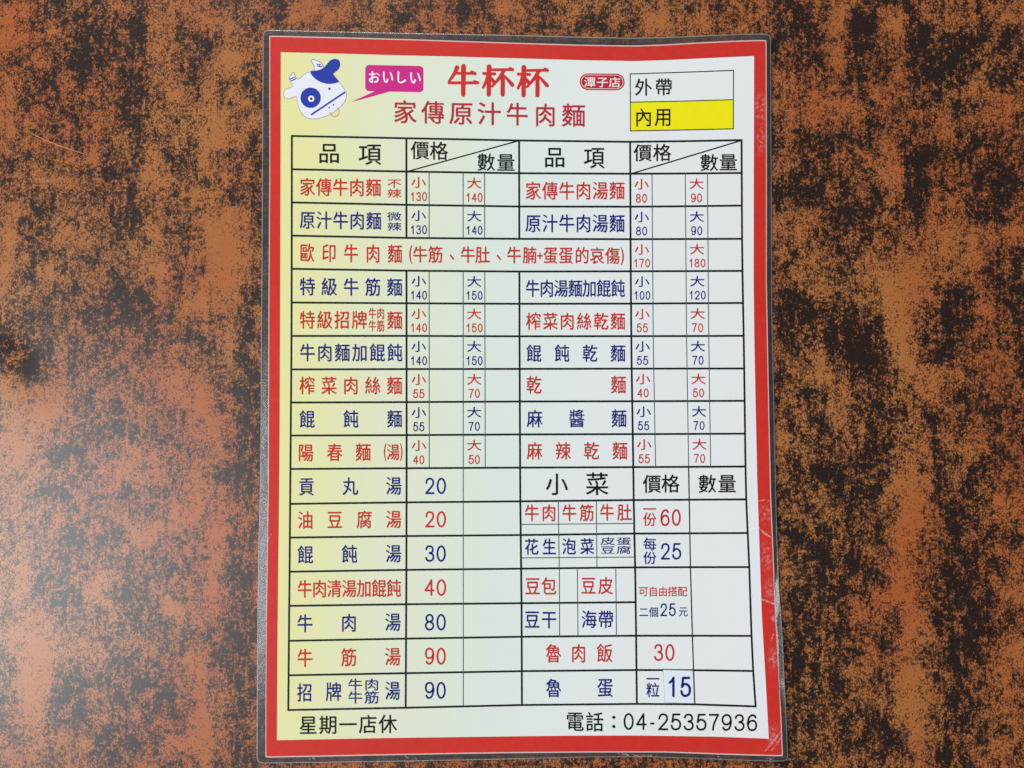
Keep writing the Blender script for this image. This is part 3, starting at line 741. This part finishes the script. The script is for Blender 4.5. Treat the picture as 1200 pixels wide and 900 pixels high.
dish(BT, ('餛飩麵', 351.2, 471, 480.8, 501.2, dict(dy=-0.4)))
mb = MB()
for ch, x0, x1, y0, y1 in (('陽', 349.6, 367, 520.2, 540.6), ('春', 383.4, 400.8, 519.8, 540.2), ('麵', 416.8, 434.2, 519.6, 540), ('湯', 453.6, 468, 520.4, 539)): put_em(mb, ch, (x0 + x1) / 2, (y0 + y1) / 2, x1 - x0, y1 - y0)
put_ink(mb, '(', 450, 452.6, 519.6, 540.4); put_ink(mb, ')', 468.8, 471.4, 519.4, 540)
part('dish_name', mb, RT, 'dish name 陽春麵(湯) printed in red')
dish(BT, ('貢丸湯', 350.4, 470.2, 559.6, 580.4, dict(dy=-0.8)))
dish(RT, ('油豆腐湯', 349.2, 470, 599, 619.6, dict(dy=-0.8)))
dish(BT, ('餛飩湯', 349, 469.8, 639.4, 660.2, dict(dy=-1.2)))
dish(RT, ('牛肉清湯加餛飩', 348.8, 469.6, 679.8, 700.2, dict(dy=-0.8)))
dish(BT, ('牛肉湯', 348.5, 469.2, 720, 741, dict(dy=-1.6)))
dish(RT, ('牛筋湯', 348.5, 469, 760.4, 781.4, dict(dy=-1.6)))
dish(BT, ('招', 348.5, 365.4, 800.8, 822), ('牌', 382, 399.8, 799.6, 821.4), ('牛肉', 408, 443.8, 795.2, 809, dict(cw=16.6)), ('牛筋', 408, 443.8, 809.8, 824.4, dict(cw=16.6)), ('湯', 451.6, 468.6, 798.6, 820))
dish(RT, ('家傳牛肉湯麵', 616, 731.8, 213, 233.8, dict(dy=-0.2)))
dish(BT, ('原汁牛肉湯麵', 616, 731.8, 251.2, 272))
dish(BT, ('牛肉湯麵加餛飩', 616.2, 732, 327.8, 347.8, dict(cw=15.8)))
dish(RT, ('榨菜肉絲乾麵', 616.8, 732.4, 366.4, 386.2))
dish(BT, ('餛飩乾麵', 617.2, 732.6, 403.8, 423.8))
dish(RT, ('乾', 617.2, 634.2, 440.6, 461.2), ('麵', 716.2, 733.4, 440.4, 461))
dish(BT, ('麻醬麵', 617.8, 734, 480.2, 500.8, dict(dy=-0.3)))
dish(RT, ('麻辣乾麵', 617.8, 735, 518.2, 538.6, dict(dy=-0.3)))
dish(RT, ('牛肉', 615, 651.4, 591.2, 610.6)); dish(RT, ('牛筋', 659, 695.7, 591, 610.4)); dish(RT, ('牛肚', 703.2, 740, 590.6, 610))
dish(BT, ('花生', 615, 651.6, 631.2, 650)); dish(BT, ('泡菜', 659, 696, 630.8, 649.6)); dish(BT, ('皮蛋', 703.8, 739.4, 629.6, 638.6, dict(cw=16.8)), ('豆腐', 703.8, 739.4, 639.8, 649, dict(cw=16.8)))
dish(RT, ('豆包', 615.6, 651.8, 676.6, 697)); dish(RT, ('豆皮', 681.2, 718, 676.2, 696.2))
dish(BT, ('豆干', 615, 652, 715.6, 736.2)); dish(BT, ('海帶', 681.6, 718.6, 715.4, 736))
dish(RT, ('魯', 639.8, 657.2, 754.8, 776.4), ('肉', 669.6, 686.4, 754.6, 776.2), ('飯', 699.6, 717.6, 754.4, 776))
dish(BT, ('魯', 640.2, 657.4, 795.4, 817), ('蛋', 700.2, 718, 794.8, 816.6))

# prices with size marks
def size_price(mat, mark, num, cx, yt, yb):
    mb = MB(); h = yb - yt; w = 16.6
    put_em(mb, mark, cx, yt + 0.315 * h, w, 0.315 * h * 1.04)
    nd = len(num); hw = {2: 6.7, 3: 9.9}[nd]
    digits(mb, num, cx - hw, cx + hw, yt + 0.61 * h, yt + 0.885 * h)
    part('price', mb, mat, 'small %s price %s' % ('red' if mat == RT else 'blue', num))
left = [(1, RT, '130', '140'), (2, BT, '130', '140'), (4, BT, '140', '150'), (5, RT, '140', '150'), (6, BT, '140', '150'), (7, RT, '55', '70'), (8, BT, '55', '70'), (9, RT, '40', '50')]
for r, mt, a, b_ in left:
    for (c, num, mark) in (('b', a, '小'), ('b2', b_, '大')):
        y = ROWY[r]; cx = colx(c, y) + (14.2 if c == 'b' else 12.9)
        size_price(mt, mark, num, cx, rowy(r, cx), rowy(r + 1, cx))
right = [(1, RT, '80', '90'), (2, BT, '80', '90'), (3, RT, '170', '180'), (4, BT, '100', '120'), (5, RT, '55', '70'), (6, BT, '55', '70'), (7, RT, '40', '50'), (8, BT, '55', '70'), (9, RT, '55', '70')]
for r, mt, a, b_ in right:
    for (c, num, mark) in (('d', a, '小'), ('e', b_, '大')):
        y = ROWY[r] + 20; cx = colx(c, y) + 13
        size_price(mt, mark, num, cx, rowy(r, cx), rowy(r + 1, cx))
for num, mt, x0, x1, yt, yb in (('20', BT, 498, 522.8, 559.8, 579), ('20', RT, 498, 522.8, 599, 618), ('30', BT, 497.8, 522.6, 639, 658.4), ('40', RT, 497.4, 523, 678.8, 698.4),
                                ('80', BT, 497.6, 522.6, 719.4, 739), ('90', RT, 497.6, 522.6, 759, 779), ('90', BT, 497.6, 522.6, 799, 819)):
    text_part('price', mt, 'large %s price %s' % ('red' if mt == RT else 'blue', num), (num, x0, x1, yt, yb, dict(dig=True)))
text_part('price', RT, 'red price 60', ('一', 753.6, 769, 589, 604, dict(cw=15.4)), ('份', 753.8, 768.8, 600.6, 616.4, dict(cw=15)), ('60', 773.8, 798, 596.6, 616.4, dict(dig=True)))
text_part('price', BT, 'blue price 25', ('每', 754, 769, 630.2, 645, dict(cw=15)), ('份', 754, 769, 646.2, 661, dict(cw=15)), ('25', 774.2, 798.4, 636.4, 655.8, dict(dig=True)))
text_part('price', RT, 'small red note above the two for 25 price', ('可自由搭配', 748.4, 805.2, 687.4, 698.8, dict(cw=11)))
text_part('price', BT, 'two for 25 price in blue', ('二', 748.8, 760, 711.4, 723, dict(cw=10.8)), ('個', 760.8, 771.4, 711.4, 723, dict(cw=10.6)), ('25', 773.6, 792, 707, 722, dict(dig=True)), ('元', 795.4, 806, 711, 722.4, dict(cw=10.4)))
text_part('price', RT, 'red price 30', ('30', 766, 790.6, 754.8, 774.6, dict(dig=True)))
text_part('price', BT, 'blue wording beside the pasted price', ('一', 757.2, 773, 788, 803, dict(cw=15)), ('粒', 757.4, 772.8, 800, 816.8, dict(cw=15.2)))

# pasted price patch
mb = MB(); mb.poly([(777.4, 785.2), (811.5, 785.9), (812.9, 824.2), (778.8, 822.8)], 2.5)
st = part('price_sticker', mb, 'sticker', 'small white pasted patch with a large blue 15')
mb = MB(); digits(mb, '15', 781.4, 810, 793, 817, layer=3.5, bold=0.008); part('lettering', mb, 'blue_text', None, st)
mb = MB(); mb.ribbon([(777.3, 785.2), (778.7, 822.9), (796, 824)], 0.4, 3.0); part('patch_edge_shadow', mb, 'shadow_line_grey', None, st)

# footer
text_part('closing_day', KT, 'black footer text at the lower left', ('星期一店休', 351, 464.6, 838.8, 860.4, dict(dy=-1.4, cw=20.4)))
mb = MB(); run(mb, '電話', 663.6, 707, 834.2, 856.6, 0.4, cw=20.2); put_ink(mb, '：', 717.4, 721.2, 839, 853)
digits(mb, '04-25357936', 730.4, 887.6, 835.6, 855.4, 1.6)
part('phone_number', mb, KT, 'black telephone number at the lower right')

# ------------------------------------------------------------------ laminate scuffs, with crease highlights and a glint painted whitish
def scuff_glint(pts, w, layer=5.0):
    mb = MB(); mb.ribbon(pts, w, layer, step=2); part('scuff_glint', mb, 'scuff_glint')
random.seed(11)
for pts, w in (([(889, 618), (896, 625), (904, 630)], [0.6, 3.2, 1.0]), ([(879, 697), (888, 701), (900, 705), (913, 710)], [0.8, 1.6, 2.6, 1.0]),
               ([(903.5, 751), (905, 746), (907, 742.5)], [0.8, 2.4, 0.9]), ([(896, 881), (906, 869), (916, 856)], [0.8, 3.2, 0.8]), ([(903, 881), (911, 871), (917, 861)], [0.6, 2.4, 0.6]),
               ([(888, 587.5), (895, 586), (902.5, 587.5)], [0.6, 1.6, 0.9]), ([(313, 637), (315.5, 630), (318.5, 625)], [0.4, 1.5, 0.4])):
    scuff_glint(pts, w)
# mottled film on the right-hand border; its upper two patches paint pale glare
def mottle_glare(x, y, rx, ry):
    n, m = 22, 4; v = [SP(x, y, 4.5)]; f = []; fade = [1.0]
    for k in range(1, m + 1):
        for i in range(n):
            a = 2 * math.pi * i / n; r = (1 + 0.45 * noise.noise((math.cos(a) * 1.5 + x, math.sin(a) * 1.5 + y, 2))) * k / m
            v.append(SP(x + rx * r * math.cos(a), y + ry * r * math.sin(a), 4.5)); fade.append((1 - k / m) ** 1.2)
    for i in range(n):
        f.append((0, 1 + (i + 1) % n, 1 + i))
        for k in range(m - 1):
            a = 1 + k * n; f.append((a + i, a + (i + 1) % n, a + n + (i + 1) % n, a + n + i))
    o = link_mesh('mottle_glare_patch', v, f, M['mottle_glare'], menu, True)
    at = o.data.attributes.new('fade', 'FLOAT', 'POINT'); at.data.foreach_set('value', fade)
for q in ((891, 128, 9, 26), (892, 165, 7, 20), (897, 602, 8, 16), (898, 652, 9, 22), (902, 692, 8, 18), (905, 772, 7, 18), (905, 862, 9, 18), (907, 722, 6, 14)):
    mottle_glare(*q)
def film_scuff_glint(pts, w):
    v = []; f = []
    q = []
    for x, y in pts: q.append((x, y))
    n = len(q)
    for i, (x, y) in enumerate(q):
        a = q[max(i - 1, 0)]; b_ = q[min(i + 1, n - 1)]; dx, dy = b_[0] - a[0], b_[1] - a[1]; l = math.hypot(dx, dy) or 1
        ww = w * (0.4 + 0.6 * math.sin(math.pi * i / max(1, n - 1)))
        for s in (1, -1):
            X_, Y_ = x - s * dy / l * ww / 2, y + s * dx / l * ww / 2
            v.append(P(X_, Y_, Z0 + relief(X_, Y_) + 0.00012))
    for i in range(n - 1): f.append((2 * i, 2 * i + 1, 2 * i + 3, 2 * i + 2))
    link_mesh('scuff_glint', v, f, M['scuff_glint'], rim)
for cx, cy, n, w, sp in ((366, 889, 3, 1.2, 3), (482, 887.5, 4, 1.0, 6), (731, 884.6, 5, 1.2, 8), (755, 885, 5, 1.0, 10), (765, 885.5, 3, 0.8, 6), (309, 514, 2, 1.4, 2), (309, 529, 2, 1.4, 1.5), (308, 580, 5, 0.7, 5), (305, 605, 2, 1.2, 6), (308, 850, 3, 0.7, 5), (900, 160, 3, 0.8, 3), (841, 888, 3, 0.8, 5), (900, 889, 3, 0.7, 7)):  # rim scuffs, and one edge glow on the left painted the same way
    for k in range(n):
        a = random.uniform(-0.7, 0.7) if cy > 870 else random.uniform(0.6, 2.4); l = random.uniform(0.5, 1.0) * (sp if cy > 870 else sp)
        ox, oy = cx + random.uniform(-sp, sp) * (1 if cy > 870 else 0.2), cy + random.uniform(-2, 2) * (0.6 if cy > 870 else sp / 3)
        film_scuff_glint([(ox + l * (t - 0.5) * math.cos(a) + random.uniform(-0.3, 0.3), oy + l * (t - 0.5) * math.sin(a) + random.uniform(-0.3, 0.3)) for t in (0, 0.33, 0.66, 1)], w)
